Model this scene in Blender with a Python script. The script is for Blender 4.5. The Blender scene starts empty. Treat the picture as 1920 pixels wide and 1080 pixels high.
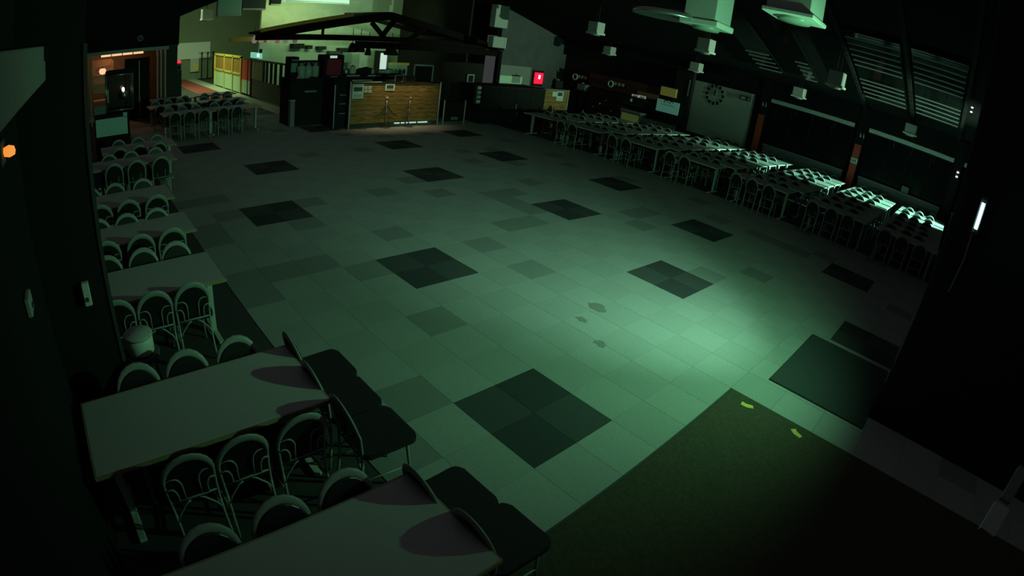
import bpy, bmesh, math, random
from mathutils import Vector, Matrix
random.seed(7)
sc = bpy.context.scene
COL = sc.collection
PI = math.pi

# ---------------------------------------------------------------- camera
CAM = Vector((2.8545, -2.5165, 2.9565))
PIT, ROL, YAW = math.radians(25.14), math.radians(8.02), math.radians(43.06)
FPX = 1027.0                       # equidistant wide-angle lens, pixels per radian
fwd = Vector((-math.sin(YAW)*math.cos(PIT), math.cos(YAW)*math.cos(PIT), -math.sin(PIT)))
rt0 = Vector((math.cos(YAW), math.sin(YAW), 0)); up0 = rt0.cross(fwd)
RT = math.cos(ROL)*rt0 + math.sin(ROL)*up0
UP = -math.sin(ROL)*rt0 + math.cos(ROL)*up0
cd = bpy.data.cameras.new('camera'); cam = bpy.data.objects.new('camera', cd); COL.objects.link(cam)
m = Matrix((RT, UP, -fwd)).transposed().to_4x4(); m.translation = CAM
cam.matrix_world = m
cd.sensor_fit = 'HORIZONTAL'; cd.sensor_width = 36.0
cd.clip_start = 0.05; cd.clip_end = 200
cd.type = 'PANO'
K1 = -1.0/(FPX*36.0/1920.0)
for tgt in (cd, getattr(cd, 'cycles', None)):
    try:
        tgt.panorama_type = 'FISHEYE_LENS_POLYNOMIAL'
        tgt.fisheye_fov = PI
        for i, v in enumerate((0.0, K1, 0.0, 0.0, 0.0)):
            setattr(tgt, 'fisheye_polynomial_k%d' % i, v)
    except Exception:
        pass
sc.camera = cam

# ---------------------------------------------------------------- world, lights, exposure
w = bpy.data.worlds.new('night'); sc.world = w; w.use_nodes = True
bg = w.node_tree.nodes['Background']; bg.inputs[0].default_value = (0.92, 1.0, 1.0, 1); bg.inputs[1].default_value = 0.038
sc.view_settings.view_transform = 'Standard'; sc.view_settings.look = 'None'
sc.view_settings.gamma = 1.0; sc.view_settings.exposure = 0.0; sc.view_settings.use_curve_mapping = False
try:
    sc.cycles.use_denoising = True; sc.cycles.denoiser = 'OPENIMAGEDENOISE'
    sc.cycles.max_bounces = 5; sc.cycles.sample_clamp_indirect = 2.0
except Exception:
    pass
def light(name, kind, loc, aim, power, color, **kw):
    d = bpy.data.lights.new(name, kind); d.energy = power; d.color = color
    for k, v in kw.items(): setattr(d, k, v)
    o = bpy.data.objects.new(name, d); COL.objects.link(o); o.location = loc
    if aim is not None:
        o.rotation_euler = (Vector(aim)-Vector(loc)).to_track_quat('-Z', 'Y').to_euler()
    return o
# emergency lamp on the black partition: throws the green pool over the open carpet
light('wall_lamp_beam', 'SPOT', (3.02, 2.85, 2.53), (-1.72, 3.61, 0.0), 614, (0.42, 1.0, 0.65), spot_size=math.radians(67.6), spot_blend=1.0, shadow_soft_size=0.05)
light('wall_lamp_wide', 'SPOT', (3.02, 2.85, 2.53), (-8.16, 2.46, 0.0), 480, (0.28, 1.0, 0.46), spot_size=math.radians(158), spot_blend=1.0, shadow_soft_size=0.05)
# emergency spots on the right end of the hall: the back rows of tables and the hanging light boxes
light('window_side_spot', 'SPOT', (9.3, 15.9, 3.75), (0.6, 15.75, 0.75), 20000, (0.36, 1.0, 0.66), spot_size=math.radians(19), spot_blend=0.55, shadow_soft_size=0.06)
light('window_side_uplight', 'SPOT', (9.3, 15.0, 2.7), (-2.5, 14.6, 3.7), 5500, (0.55, 1.0, 0.62), spot_size=math.radians(30), spot_blend=0.8, shadow_soft_size=0.06)
# kitchen, far hall and shop lights
light('kitchen_light', 'AREA', (-17.2, 8.6, 3.55), (-21.0, 8.6, 2.6), 95, (0.52, 1.0, 0.45), shape='RECTANGLE', size=4.5, size_y=0.3)
light('far_hall_light', 'AREA', (-25.5, 2.4, 4.9), (-27.0, 3.2, 0), 320, (0.62, 1.0, 0.45), shape='RECTANGLE', size=3.0, size_y=0.6)
light('gable_uplight', 'AREA', (-19.6, 6.2, 3.5), (-21.0, 6.6, 4.6), 22, (0.75, 1.0, 0.35), shape='RECTANGLE', size=3.0, size_y=0.2)
light('counter_front_light', 'AREA', (-11.68, 7.0, 2.15), (-12.0, 7.0, 0.5), 4.5, (1.0, .8, .42), shape='RECTANGLE', size=2.4, size_y=0.08, spread=1.3)
light('shop_light', 'POINT', (-19.6, -1.35, 2.1), None, 45, (1.0, 0.52, 0.22), shadow_soft_size=0.1)

# ---------------------------------------------------------------- measuring: a pixel of the 1920x1080 photograph onto a known plane
def ray(px, py):
    u, v = px-960.0, 540.0-py; r = math.hypot(u, v) or 1e-6; th = r/FPX
    return RT*(u/r*math.sin(th)) + UP*(v/r*math.sin(th)) + fwd*math.cos(th)
def onx(px, py, X): d = ray(px, py); return CAM + d*((X-CAM.x)/d.x)
def ony(px, py, Y): d = ray(px, py); return CAM + d*((Y-CAM.y)/d.y)
def onz(px, py, Z=0.0): d = ray(px, py); return CAM + d*((Z-CAM.z)/d.z)
RS = 0.2575                        # roof slope; eave z 3.52 at y 18
def roofz(y): return 3.52 + RS*(18.0-y)
def onroof(px, py):
    d = ray(px, py); t = (3.52 + RS*(18.0-CAM.y) - CAM.z)/(d.z + RS*d.y); return CAM + d*t

# ---------------------------------------------------------------- materials
MATS = {}
def mat(name, col, rough=0.7, metal=0.0, var=0.12, scale=40.0, emit=None, bump=0.0, spec=0.4):
    if name in MATS: return MATS[name]
    M = bpy.data.materials.new(name); M.use_nodes = True; nt = M.node_tree; b = nt.nodes['Principled BSDF']
    b.inputs['Roughness'].default_value = rough; b.inputs['Metallic'].default_value = metal
    b.inputs['Specular IOR Level'].default_value = spec
    tc = nt.nodes.new('ShaderNodeTexCoord'); n = nt.nodes.new('ShaderNodeTexNoise'); n.inputs['Scale'].default_value = scale
    n.inputs['Detail'].default_value = 3
    nt.links.new(tc.outputs['Object'], n.inputs['Vector'])
    mx = nt.nodes.new('ShaderNodeMixRGB'); c = Vector(col)
    mx.inputs[1].default_value = (*(c*(1-var)), 1); mx.inputs[2].default_value = (*[min(1, x*(1+var)) for x in c], 1)
    nt.links.new(n.outputs['Fac'], mx.inputs[0]); nt.links.new(mx.outputs[0], b.inputs['Base Color'])
    if bump:
        bp = nt.nodes.new('ShaderNodeBump'); bp.inputs['Strength'].default_value = bump; bp.inputs['Distance'].default_value = 0.01
        nt.links.new(n.outputs['Fac'], bp.inputs['Height']); nt.links.new(bp.outputs[0], b.inputs['Normal'])
    if emit:
        b.inputs['Emission Color'].default_value = (*emit[0], 1); b.inputs['Emission Strength'].default_value = emit[1]
    MATS[name] = M; return M
def woodmat(name, a, b_, sx, sy, sz, rough=0.5):
    M = bpy.data.materials.new(name); M.use_nodes = True; nt = M.node_tree; b = nt.nodes['Principled BSDF']; b.inputs['Roughness'].default_value = rough
    tc = nt.nodes.new('ShaderNodeTexCoord'); mp = nt.nodes.new('ShaderNodeMapping'); mp.inputs['Scale'].default_value = (sx, sy, sz)
    n = nt.nodes.new('ShaderNodeTexNoise'); n.inputs['Scale'].default_value = 3.0; n.inputs['Detail'].default_value = 6
    rp = nt.nodes.new('ShaderNodeValToRGB'); rp.color_ramp.elements[0].position = .3; rp.color_ramp.elements[1].position = .7
    rp.color_ramp.elements[0].color = (*a, 1); rp.color_ramp.elements[1].color = (*b_, 1)
    nt.links.new(tc.outputs['Object'], mp.inputs[0]); nt.links.new(mp.outputs[0], n.inputs['Vector'])
    nt.links.new(n.outputs['Fac'], rp.inputs[0]); nt.links.new(rp.outputs[0], b.inputs['Base Color'])
    MATS[name] = M; return M
black = mat('black_paint', (.022, .022, .023), .8, spec=.06)
dark = mat('dark_grey', (.03, .03, .032), .8, spec=.12)
char_ = mat('charcoal', (.06, .06, .062), .7)
grey = mat('mid_grey', (.22, .22, .22), .6)
pale = mat('pale_grey', (.5, .52, .5), .55)
white = mat('white_paint', (.72, .74, .72), .5)
steel = mat('steel', (.5, .5, .5), .32, .9, .06)
lam = mat('laminate_top', (.47, .48, .47), .55, var=.06, scale=60)
edgew = mat('beech_edge', (.32, .28, .15), .5)
frame_m = mat('chair_frame', (.33, .34, .33), .42, var=.06)
pad_m = mat('back_vinyl', (.02, .02, .022), .35)
seat_m = mat('seat_vinyl', (.018, .018, .02), .6)
plaster = mat('plaster', (.115, .116, .12), .9, var=.25, scale=2.5, bump=.3)
clockw = mat('panel_wall', (.55, .55, .50), .85, var=.1, scale=3)
farw = mat('far_wall', (.20, .235, .165), .9, var=.12, scale=1.5)
kitw = mat('kitchen_wall', (.5, .55, .45), .8, var=.2, scale=3)
timber = mat('dark_timber', (.014, .010, .009), .85, var=.3, scale=6, spec=.08)
brown = mat('brown_board', (.035, .03, .026), .85, var=.3, scale=3, spec=.1)
roofm = mat('roof_dark', (.02, .021, .022), .9, var=.2, scale=2, spec=.05)
redp = mat('red_paint', (.62, .08, .05), .6)
carpA = mat('carpet_light', (.345, .355, .345),   .95, var=.42, scale=130, bump=.4, spec=.1)
carpB = mat('carpet_mid', (.325, .335, .325),   .95, var=.42, scale=130, bump=.4, spec=.1)
carpC = mat('carpet_worn', (.25, .255, .25), .95, var=.3, scale=200, bump=.4, spec=.1)
carpD = mat('carpet_dark', (.055, .057, .062), .95, var=.3, scale=220, bump=.4, spec=.1)
carpE = mat('carpet_dark_worn', (.075, .078, .08), .95, var=.3, scale=220, bump=.4, spec=.1)
matbr = mat('coir_brown', (.075, .065, .045), 1.0, var=.35, scale=30, bump=.6, spec=.05)
matdk = mat('rubber_mat', (.055, .06, .062), .95, var=.3, scale=120, bump=.4, spec=.1)
floorm = mat('floor_vinyl', (.05, .05, .052), .75, var=.15, scale=8)
orange = mat('orange_panel', (.40, .20, .045), .6)
yellow = mat('yellow_frame', (.75, .55, .12), .5)
teal = mat('teal_panel', (.62, .88, .95), .6, var=.2, scale=60)
paper = mat('paper', (.75, .8, .78), .7, var=.05)
dglass = mat('dark_glass', (.01, .011, .012), .12, spec=.5)
redcarpet = mat('red_carpet', (.30, .06, .05), .95, var=.2, scale=60)
plank = woodmat('plank_wood', (.17, .085, .025), (.42, .27, .085), 6, 1.2, 9)
def glow(name, col, s): return mat(name, col, .5, emit=(col, s), var=.02)

# ---------------------------------------------------------------- mesh helpers
class MB:
    def __init__(s): s.bm = bmesh.new(); s.mi = 0
    def box(s, a, b, mi=0):
        x0, x1 = sorted((a[0], b[0])); y0, y1 = sorted((a[1], b[1])); z0, z1 = sorted((a[2], b[2]))
        v = [s.bm.verts.new(p) for p in ((x0,y0,z0),(x1,y0,z0),(x1,y1,z0),(x0,y1,z0),(x0,y0,z1),(x1,y0,z1),(x1,y1,z1),(x0,y1,z1))]
        for q in ((0,3,2,1),(4,5,6,7),(0,1,5,4),(1,2,6,5),(2,3,7,6),(3,0,4,7)):
            s.bm.faces.new([v[i] for i in q]).material_index = mi
        return s
    def bar(s, p, q, wd, ht, upv=(0,0,1)):
        p, q = Vector(p), Vector(q); d = (q-p).normalized(); upv = Vector(upv)
        sd = d.cross(upv); sd = sd.normalized() if sd.length > 1e-5 else Vector((1,0,0)); u = sd.cross(d)
        r = []
        for c in (p, q): r.append([s.bm.verts.new(c+sd*a*wd/2+u*b*ht/2) for a, b in ((-1,-1),(1,-1),(1,1),(-1,1))])
        s.bm.faces.new(r[0][::-1]); s.bm.faces.new(r[1])
        for i in range(4): s.bm.faces.new((r[0][i], r[0][(i+1)%4], r[1][(i+1)%4], r[1][i]))
        return s
    def tube(s, pts, ra, n=8, rb=None, nrm=None):
        pts = [Vector(p) for p in pts]; k = len(pts)
        ra = ra if isinstance(ra, (list, tuple)) else [ra]*k
        rb = ra if rb is None else (rb if isinstance(rb, (list, tuple)) else [rb]*k)
        rings = []; prev = None
        for i, p in enumerate(pts):
            t = (pts[min(i+1, k-1)]-pts[max(i-1, 0)]).normalized()
            if nrm is not None: a = Vector(nrm)
            elif prev is not None: a = prev
            else: a = Vector((0,0,1)) if abs(t.z) < .9 else Vector((1,0,0))
            a = (a-t*a.dot(t)).normalized(); prev = a; b = t.cross(a)
            rings.append([s.bm.verts.new(p+a*math.cos(2*PI*j/n)*rb[i]+b*math.sin(2*PI*j/n)*ra[i]) for j in range(n)])
        for i in range(k-1):
            for j in range(n):
                f = s.bm.faces.new((rings[i][j], rings[i][(j+1)%n], rings[i+1][(j+1)%n], rings[i+1][j])); f.smooth = True
        s.bm.faces.new(rings[0][::-1]); s.bm.faces.new(rings[-1]); return s
    def lathe(s, prof, c=(0,0,0), n=20):
        rings = []
        for r, z in prof: rings.append([s.bm.verts.new((c[0]+max(r,1e-4)*math.cos(2*PI*j/n), c[1]+max(r,1e-4)*math.sin(2*PI*j/n), c[2]+z)) for j in range(n)])
        for i in range(len(rings)-1):
            for j in range(n):
                f = s.bm.faces.new((rings[i][j], rings[i][(j+1)%n], rings[i+1][(j+1)%n], rings[i+1][j])); f.smooth = True
        s.bm.faces.new(rings[0][::-1]); s.bm.faces.new(rings[-1]); return s
    def prism(s, poly, dv):
        dv = Vector(dv); a = [s.bm.verts.new(p) for p in poly]; b = [s.bm.verts.new(Vector(p)+dv) for p in poly]; n = len(a)
        s.bm.faces.new(a[::-1]); s.bm.faces.new(b)
        for i in range(n): s.bm.faces.new((a[i], a[(i+1)%n], b[(i+1)%n], b[i]))
        return s
    def bevel(s, wd=.004, seg=1):
        bmesh.ops.bevel(s.bm, geom=list(s.bm.edges), offset=wd, segments=seg, affect='EDGES', clamp_overlap=True); return s
    def mesh(s, name, mats):
        bmesh.ops.recalc_face_normals(s.bm, faces=list(s.bm.faces))
        me = bpy.data.meshes.new(name); s.bm.to_mesh(me); s.bm.free()
        for mm in (mats if isinstance(mats, (list, tuple)) else [mats]): me.materials.append(mm)
        return me
    def obj(s, name, mats, parent=None, loc=None):
        return link(name, s.mesh(name, mats), parent, loc)
def link(name, me, parent=None, loc=None):
    o = bpy.data.objects.new(name, me); COL.objects.link(o)
    if parent is not None: o.parent = parent
    if loc is not None: o.location = loc
    return o
def B(a, b, bev=0.0):
    q = MB().box(a, b)
    return q.bevel(bev) if bev else q
def tag(o, label, cat, group=None, kind=None):
    if label: o['label'] = label
    if cat: o['category'] = cat
    if group: o['group'] = group
    if kind: o['kind'] = kind
    return o
def thing(name, label, cat, loc=(0,0,0), rz=0.0, group=None):
    o = bpy.data.objects.new(name, None); COL.objects.link(o); o.location = loc; o.rotation_euler = (0,0,rz); o.empty_display_size = .1
    return tag(o, label, cat, group)
def struct(name, mb, m_, parent=None):
    o = mb.obj(name, m_, parent)
    if parent is None: o['kind'] = 'structure'
    return o
KIDS = {}
def dup(root, loc, rz, label=None, group=None):
    r = root.copy(); COL.objects.link(r); r.location = loc; r.rotation_euler = (0,0,rz)
    if label: r['label'] = label
    if group: r['group'] = group
    if root.name not in KIDS: KIDS[root.name] = list(root.children)
    for ch in KIDS[root.name]:
        c = ch.copy(); COL.objects.link(c); c.parent = r
        for g in ch.children:
            e = g.copy(); COL.objects.link(e); e.parent = c
    return r

# ================================================================ SETTING
floor = struct('floor', MB().box((-36, -3.2, -.2), (10, 18.4, 0)), floorm)
# carpet tiles, 0.5 m; lattice of 2x2 dark squares
darkset = set()
for n in range(-2, 5):
    for (ox, oy) in ((-6*n, 2*(n % 2)), (-2-6*n, 8+2*(n % 2)), (-4-6*n, 14+2*(n % 2))):
        for i in (0, 1):
            for j in (0, 1): darkset.add((ox+i, oy+j))
covered = lambda x, y: (x > 1.53 and y < 2.49) or (x > 1.76 and 3.07 < y < 4.83)
tilemesh = {}
for k, mm in dict(A=carpA, B=carpB, C=carpC, D=carpD, E=carpE).items():
    tilemesh[k] = MB().box((-.2485, -.2485, 0), (.2485, .2485, .006)).mesh('carpet_tile', mm)
cells = []
for i in range(-32, 12):
    for j in range(-2, 22):
        x, y = i*.5+.25, j*.5+.25
        if covered(x-.2, y+.2) and covered(x+.2, y-.2): continue
        v = random.random()
        if (i, j) in darkset: k = 'D' if (i+j) % 2 else 'E'
        else:
            k = 'A' if (i+j) % 2 else 'B'
            wear = .22 if (-14 < i < -4 and -2 <= j < 9) else .05
            if v < wear: k = 'C'
        dist = math.hypot(x-CAM.x, y-CAM.y)
        front = (Vector((x, y, 0))-CAM).normalized().dot(fwd)
        cells.append((dist if front > .45 else 99, x, y, k))
cells.sort()
for n_, (dd, x, y, k) in enumerate(cells[:296]): link('carpet_tile', tilemesh[k], floor, (x, y, 0))
rest = MB()
order = 'ABCDE'
for dd, x, y, k in cells[296:]: rest.box((x-.2485, y-.2485, 0), (x+.2485, y+.2485, .006), order.index(k))
o = rest.obj('carpet_tile_field', [carpA, carpB, carpC, carpD, carpE], floor); o['kind'] = 'stuff'
stain = mat('carpet_stain', (.2, .2, .19), .95, var=.4, scale=60, bump=.3, spec=.1)
for (px, py, rx, ry) in ((1118, 577, .17, .13), (1125, 645, .10, .07), (1090, 600, .09, .06)):
    c0 = onz(px, py); q = MB(); P = []
    for i in range(14):
        a = 2*PI*i/14; k = random.uniform(.6, 1.1); P.append((c0.x+rx*k*math.cos(a), c0.y+ry*k*math.sin(a), .0062))
    q.prism(P, (0, 0, .0006)).obj('stain_patch', stain, floor)
# red carpet runner and pale strip painting the lit floor of the far hall
struct('trim_1', MB().box((-36, 3.2, 0), (-17.5, 4.32, .012)), redcarpet)
struct('trim_2', MB().box((-36, 4.34, 0), (-15.8, 5.0, .014)), mat('lit_floor_pale', (.42, .43, .36), .7))

# right wall (y = 18) with windows, ledge, posts
struct('wall_right', MB().box((-15.2, 18.12, 0), (10, 18.35, 3.6)), dark)
for n_, (xa, xb) in enumerate(((-4.38, -1.08), (-.46, 2.75), (3.2, 6.4))):
    win = bpy.data.objects.new('window_%d' % (n_+1), None); COL.objects.link(win); win['kind'] = 'structure'; win.location = (xa, 18, 0)
    L = xb-xa
    B((0, .02, 1.12), (L, .05, 2.72)).obj('pane', dglass, win)
    fr = MB()
    for q in range(5): fr.box((q*L/4-.02, -.03, 1.12), (q*L/4+.02, .02, 2.72))
    fr.box((0, -.03, 1.12), (L, .02, 1.16)).box((0, -.03, 2.66), (L, .02, 2.72)).obj('window_frame', black, win)
    B((-.03, -.16, 2.71), (L+.03, .02, 2.86), .01).obj('blind_box', white, win)
    B((0, -.22, 1.04), (L, .02, 1.11), .008).obj('window_sill', grey, win)
    B((.02, -.12, .35), (L-.02, .02, 1.03)).obj('radiator_cover', grey, win)
    for q in (.3, .52, .78):
        B((L*q, -.06, 2.45), (L*q+.02, -.04, 2.68)).obj('blind_cord', char_, win)
for n_, xc in enumerate((-4.66, -.74, 2.97)):
    po = struct('column_%d' % (n_+1), MB().box((xc-.16, 17.8, 0), (xc+.16, 18.1, 3.5)), black)
    if n_ < 2: B((xc-.13, 17.76, .0), (xc+.13, 17.8, 2.17), .01).obj('red_panel', redp, po)
struct('trim_3', MB().box((-15.2, 17.85, 2.88), (10, 18.12, 3.6)), roofm)
# number plate on the second red column
pl = tag(B((-.86, 17.735, 1.47), (-.61, 17.758, 1.66)).obj('number_plate', paper), 'white plate reading 6A on the red column between the windows', 'sign')
def text(body, size, loc, rot, m_, parent, name='lettering'):
    c = bpy.data.curves.new(name, 'FONT'); c.body = body; c.size = size; c.extrude = .002; c.align_x = 'CENTER'; c.align_y = 'CENTER'
    o = bpy.data.objects.new(name, c); COL.objects.link(o); o.location = loc; o.rotation_euler = rot; c.materials.append(m_)
    me = bpy.data.meshes.new_from_object(o); bpy.data.objects.remove(o); o = link(name, me, parent, loc); o.rotation_euler = rot
    return o
text('6A', .15, (-.735, 17.731, 1.565), (PI/2, 0, 0), black, pl)
# clock wall
cw = struct('wall_clock_side', MB().box((-8.24, 17.75, .72), (-5.18, 18.1, 2.84)), clockw)
struct('trim_4', MB().box((-8.3, 17.72, 0), (-5.1, 18.1, .70)), dark)
ck = thing('wall_clock', 'large dark wall clock of separate numerals and hands on grey wall', 'clock', (-6.75, 17.74, 2.44))
for h in range(12):
    a = h*PI/6; r = .36
    B((r*math.sin(a)-.045, -.02, r*math.cos(a)-.06), (r*math.sin(a)+.045, .005, r*math.cos(a)+.06)).obj('hour_mark', black, ck)
MB().bar((0, -.02, 0), (-.03, -.02, .17), .02, .05, (0, 1, 0)).obj('hour_hand', black, ck)
MB().bar((0, -.028, -.05), (.02, -.028, .28), .015, .035, (0, 1, 0)).obj('minute_hand', black, ck)
eb = thing('emergency_light', 'small dark emergency light box by the edge of the clock wall', 'light fitting', (-5.42, 17.74, 2.6))
B((-.22, -.1, -.09), (.22, .0, .09), .01).obj('housing', char_, eb); B((-.16, -.112, -.05), (.02, -.1, .05)).obj('lens', pale, eb); B((.14, -.112, -.06), (.18, -.1, .06)).obj('end_cap', pale, eb)
# leaning sheet under the clock wall
MBs = MB().prism([(-6.6, 17.72, .86), (-5.6, 17.72, .74), (-5.6, 17.72, .84), (-6.05, 17.72, .9), (-6.55, 17.72, 1.02)], (0, -.04, 0))
tag(MBs.obj('folded_banner', pale), 'crumpled pale banner lying low under the wall clock', 'banner')

# roof over the right side, rafters, skylights with louvre slats
rf = struct('roof', MB().prism([(-36, 18.4, roofz(18.4)), (-36, 8.0, roofz(8)), (10, 8.0, roofz(8)), (10, 18.4, roofz(18.4))], (0, 0, .15)), roofm)
for xr in (-.78, 1.02, 2.75): 
    MB().bar((xr, 18.0, roofz(18)-.08), (xr, 8.1, roofz(8.1)-.08), .12, .12).obj('rafter', mat('rafter_black', (.006, .006, .006), .9), rf)
slat_px_up = [(1581.7, 54), (1582, 65), (1585, 76), (1588.5, 87), (1592, 97), (1594, 106)]
slat_px_lo = [(1604, 133.5), (1607.5, 141.5), (1610, 150), (1613.5, 158.5), (1616, 167)]
slatm = mat('louvre_slat', (.27, .29, .29), .5)
SY = [onroof(*p).y for p in slat_px_up] + [onroof(*p).y for p in slat_px_lo]
for n_, (xa, xb, rows) in enumerate(((-.62, .86, range(11)), (1.16, 2.65, range(11)), (-2.76, -2.28, range(6, 11)), (-4.5, -3.6, range(6, 11)))):
    sk = bpy.data.objects.new('window_%d' % (n_+4), None); COL.objects.link(sk); sk['kind'] = 'structure'; sk.location = ((xa+xb)/2, 14, roofz(14)-.12)
    y0, y1 = SY[0]-.2, SY[-1]+.25; hx = (xb-xa)/2
    MB().prism([(-hx, y1-14, -RS*(y1-14)), (-hx, y0-14, -RS*(y0-14)), (hx, y0-14, -RS*(y0-14)), (hx, y1-14, -RS*(y1-14))], (0, 0, .05)).obj('roof_pane', dglass, sk)
    for r in rows:
        y = SY[r]-14
        MB().bar((-hx+.03, y, -RS*y-.06), (hx-.03, y, -RS*y-.06), .06, .012, (0, .55, 1)).obj('slat', slatm, sk)

struct('trim_6', MB().box((-34, 3.6, 6.0), (9, 4.4, 6.25)).box((-34, 2.2, 6.0), (9, 2.7, 6.25)), timber)
# gable wall beyond the stall corner, left wall, pillar, ends
struct('wall_far_right', MB().prism([(-15, 13.75, 0), (-15, 18.1, 0), (-15, 18.1, 3.5), (-15, 13.75, 4.62)], (-.2, 0, 0)), plaster)
struct('wall_left', MB().box((-36, -3.2, 0), (8, -2.97, 5.0)), black)
struct('column_4', MB().box((-1.3, -2.97, 0), (-.9, -2.49, 4.5)), black)
struct('trim_5', MB().box((-.9, -2.505, 0), (-.888, -2.478, 2.95)), char_)
struct('wall_far_left', MB().box((-34.2, -3.2, 0), (-34, 18.2, 6.4)), farw)
struct('wall_kitchen', MB().box((-21.2, 5.25, 0), (-21, 12.45, 5.8)), kitw)
struct('wall_back_dark', MB().box((-21.2, 12.45, 0), (-21, 18.2, 5.8)).box((-21, 12.45, 0), (-15.6, 12.55, 5.5)), brown)
struct('trim_7', MB().prism([onx(330, 34, -18.05), onx(408, 2, -18.05), onx(408, -70, -18.05), onx(330, -70, -18.05)], (-.1, 0, 0)), roofm)
struct('wall_right_end', MB().box((10, 8, 0), (10.2, 18.4, 6)), dark)
# black partition carrying the emergency lamp
struct('wall_partition', MB().box((2.98, 3.4, 0), (9.0, 3.8, 6.4)), black)

# ================================================================ CAFE CHAIRS
# local axes: the sitter faces +Y, the back stands at -Y
def hoop_path():
    p = []
    for i in range(6):                                   # upright from the rear foot
        t = i/5; z = t*.62
        p.append((.163-.008*math.sin(t*PI), -.235+.045*math.sin(t*PI*.75)-.0*t, z))
    for i in range(1, 12):
        a = PI*i/12
        p.append((.163*math.cos(a)*(1+.06*math.sin(a)), -.203-.055*math.sin(a)-.004, .62+.215*math.sin(a)))
    return p + [(-x, y, z) for x, y, z in p[5::-1]]
HP = hoop_path()
UPR = HP[:6]; ARCH = HP[2:len(HP)-2]
def arch_mb(n):
    rr = []
    for (x, y, z) in ARCH: rr.append(.0105+.024*max(0, (z-.60)/.235)**1.3)
    return MB().tube(ARCH, rr, n, [.0105]*len(ARCH), (0, 1, .25))
def loops_mb(n, which):
    q = MB()
    sgn, x0, z0, x1 = which
    pts = []
    for i in range(9):
        a = PI/2*i/8
        pts.append((sgn*(x0-(x0-x1)*math.sin(a)*1.0), -.212-.012*math.sin(a), z0+.02*math.sin(a*2)-.055*(1-math.cos(a))))
    pts += [(sgn*x1, -.212, z0-.10), (sgn*x1, -.196, .47)]
    return q.tube(pts, .0065, n)
LOOPS = [(1, .158, .66, .055), (-1, .158, .66, .055), (1, .158, .585, .098), (-1, .158, .585, .098)]
def seat_mb(seg=5):
    P = []
    for (cx, cy, r, a0) in ((.15, .165, .065, 0), (-.15, .165, .065, 90), (-.155, -.15, .045, 180), (.155, -.15, .045, 270)):
        for i in range(seg+1):
            a = math.radians(a0+90*i/seg); P.append((cx+r*math.cos(a), cy+r*math.sin(a), .435))
    q = MB().prism(P, (0, 0, .045)); return q
def pad_mb(n):
    P = []
    for i in range(n+1):
        a = PI*i/n; P.append((.160*math.cos(a)*(1+.04*math.sin(a)), -.204-.052*math.sin(a), .62+.200*math.sin(a)))
    P += [(-.158, -.196, .49), (.158, -.196, .49)]
    return MB().prism(P, (0, .018, 0))
def leg_mb(s_, front):
    if front: return MB().tube([(s_*.148, .165, .435), (s_*.155, .18, .25), (s_*.165, .205, 0)], [.0125, .0115, .0095], 8)
    return MB().tube([(s_*.163, -.235, 0), HPs(s_, 1), HPs(s_, 2), HPs(s_, 3)], .011, 8)
def HPs(s_, i): x, y, z = HP[i]; return (s_*x, y, z)
def brace_mb(s_):
    return MB().tube([(s_*.156, -.20, .30), (s_*.125, -.196, .355), (s_*.06, -.194, .43), (s_*.03, -.194, .445)], .0075, 6)
def side_rail_mb(s_): return MB().tube([(s_*.156, -.205, .22), (s_*.160, .19, .19)], .007, 6)
MESH = dict(arch=arch_mb(8).mesh('back_hoop', frame_m), seat=seat_mb().bevel(.012, 2).mesh('seat', seat_m),
    pad=pad_mb(12).bevel(.005).mesh('back_pad', pad_m), rail=MB().tube([(-.156, -.192, .462), (.156, -.192, .462)], .009, 6).mesh('back_rail', frame_m))
for i, L_ in enumerate(LOOPS): MESH['loop%d' % i] = loops_mb(6, L_).mesh('back_loop', frame_m)
for s_ in (1, -1):
    MESH['fl%d' % s_] = leg_mb(s_, True).mesh('leg', frame_m); MESH['rl%d' % s_] = leg_mb(s_, False).mesh('leg', frame_m)
    MESH['br%d' % s_] = brace_mb(s_).mesh('brace', frame_m); MESH['sr%d' % s_] = side_rail_mb(s_).mesh('stretcher', frame_m)
def full_chair(label, group, loc, rz):
    t = thing('cafe_chair', label, 'chair', loc, rz, group)
    link('back_hoop', MESH['arch'], t); link('seat', MESH['seat'], t); link('back_rail', MESH['rail'], t); link('back_pad', MESH['pad'], t)
    for i in range(4): link('back_loop', MESH['loop%d' % i], t)
    for s_ in (1, -1):
        link('leg', MESH['fl%d' % s_], t); link('leg', MESH['rl%d' % s_], t); link('brace', MESH['br%d' % s_], t); link('stretcher', MESH['sr%d' % s_], t)
    return t
# far chairs: one frame mesh with its seat as a part
def far_frame():
    q = MB(); rr = [.014+.02*max(0, (z-.60)/.235)**1.3 for x, y, z in HP]
    q.tube(HP, rr, 5, [.013]*len(HP), (0, 1, .25))
    for s_ in (1, -1):
        q.tube([(s_*.148, .165, .435), (s_*.165, .205, 0)], .012, 4)
        q.tube([(s_*.16, -.205, .64), (s_*.10, -.21, .68), (s_*.075, -.2, .6), (s_*.075, -.196, .47)], .008, 4)
        q.tube([(s_*.156, -.205, .22), (s_*.160, .19, .19)], .008, 4)
    q.tube([(-.156, -.192, .462), (.156, -.192, .462)], .01, 4); q.tube([(-.156, -.205, .25), (.156, -.205, .25)], .008, 4)
    return q
FARF = far_frame().mesh('far_cafe_chair', frame_m); FARP = pad_mb(7).mesh('far_back_pad', pad_m); FARS = seat_mb(2).mesh('far_seat', seat_m)
def far_chair(label, group, loc, rz):
    o = link('cafe_chair', FARF, None, loc); o.rotation_euler = (0, 0, rz); tag(o, label, 'chair', group); link('seat', FARS, o); link('back_pad', FARP, o); return o

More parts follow.
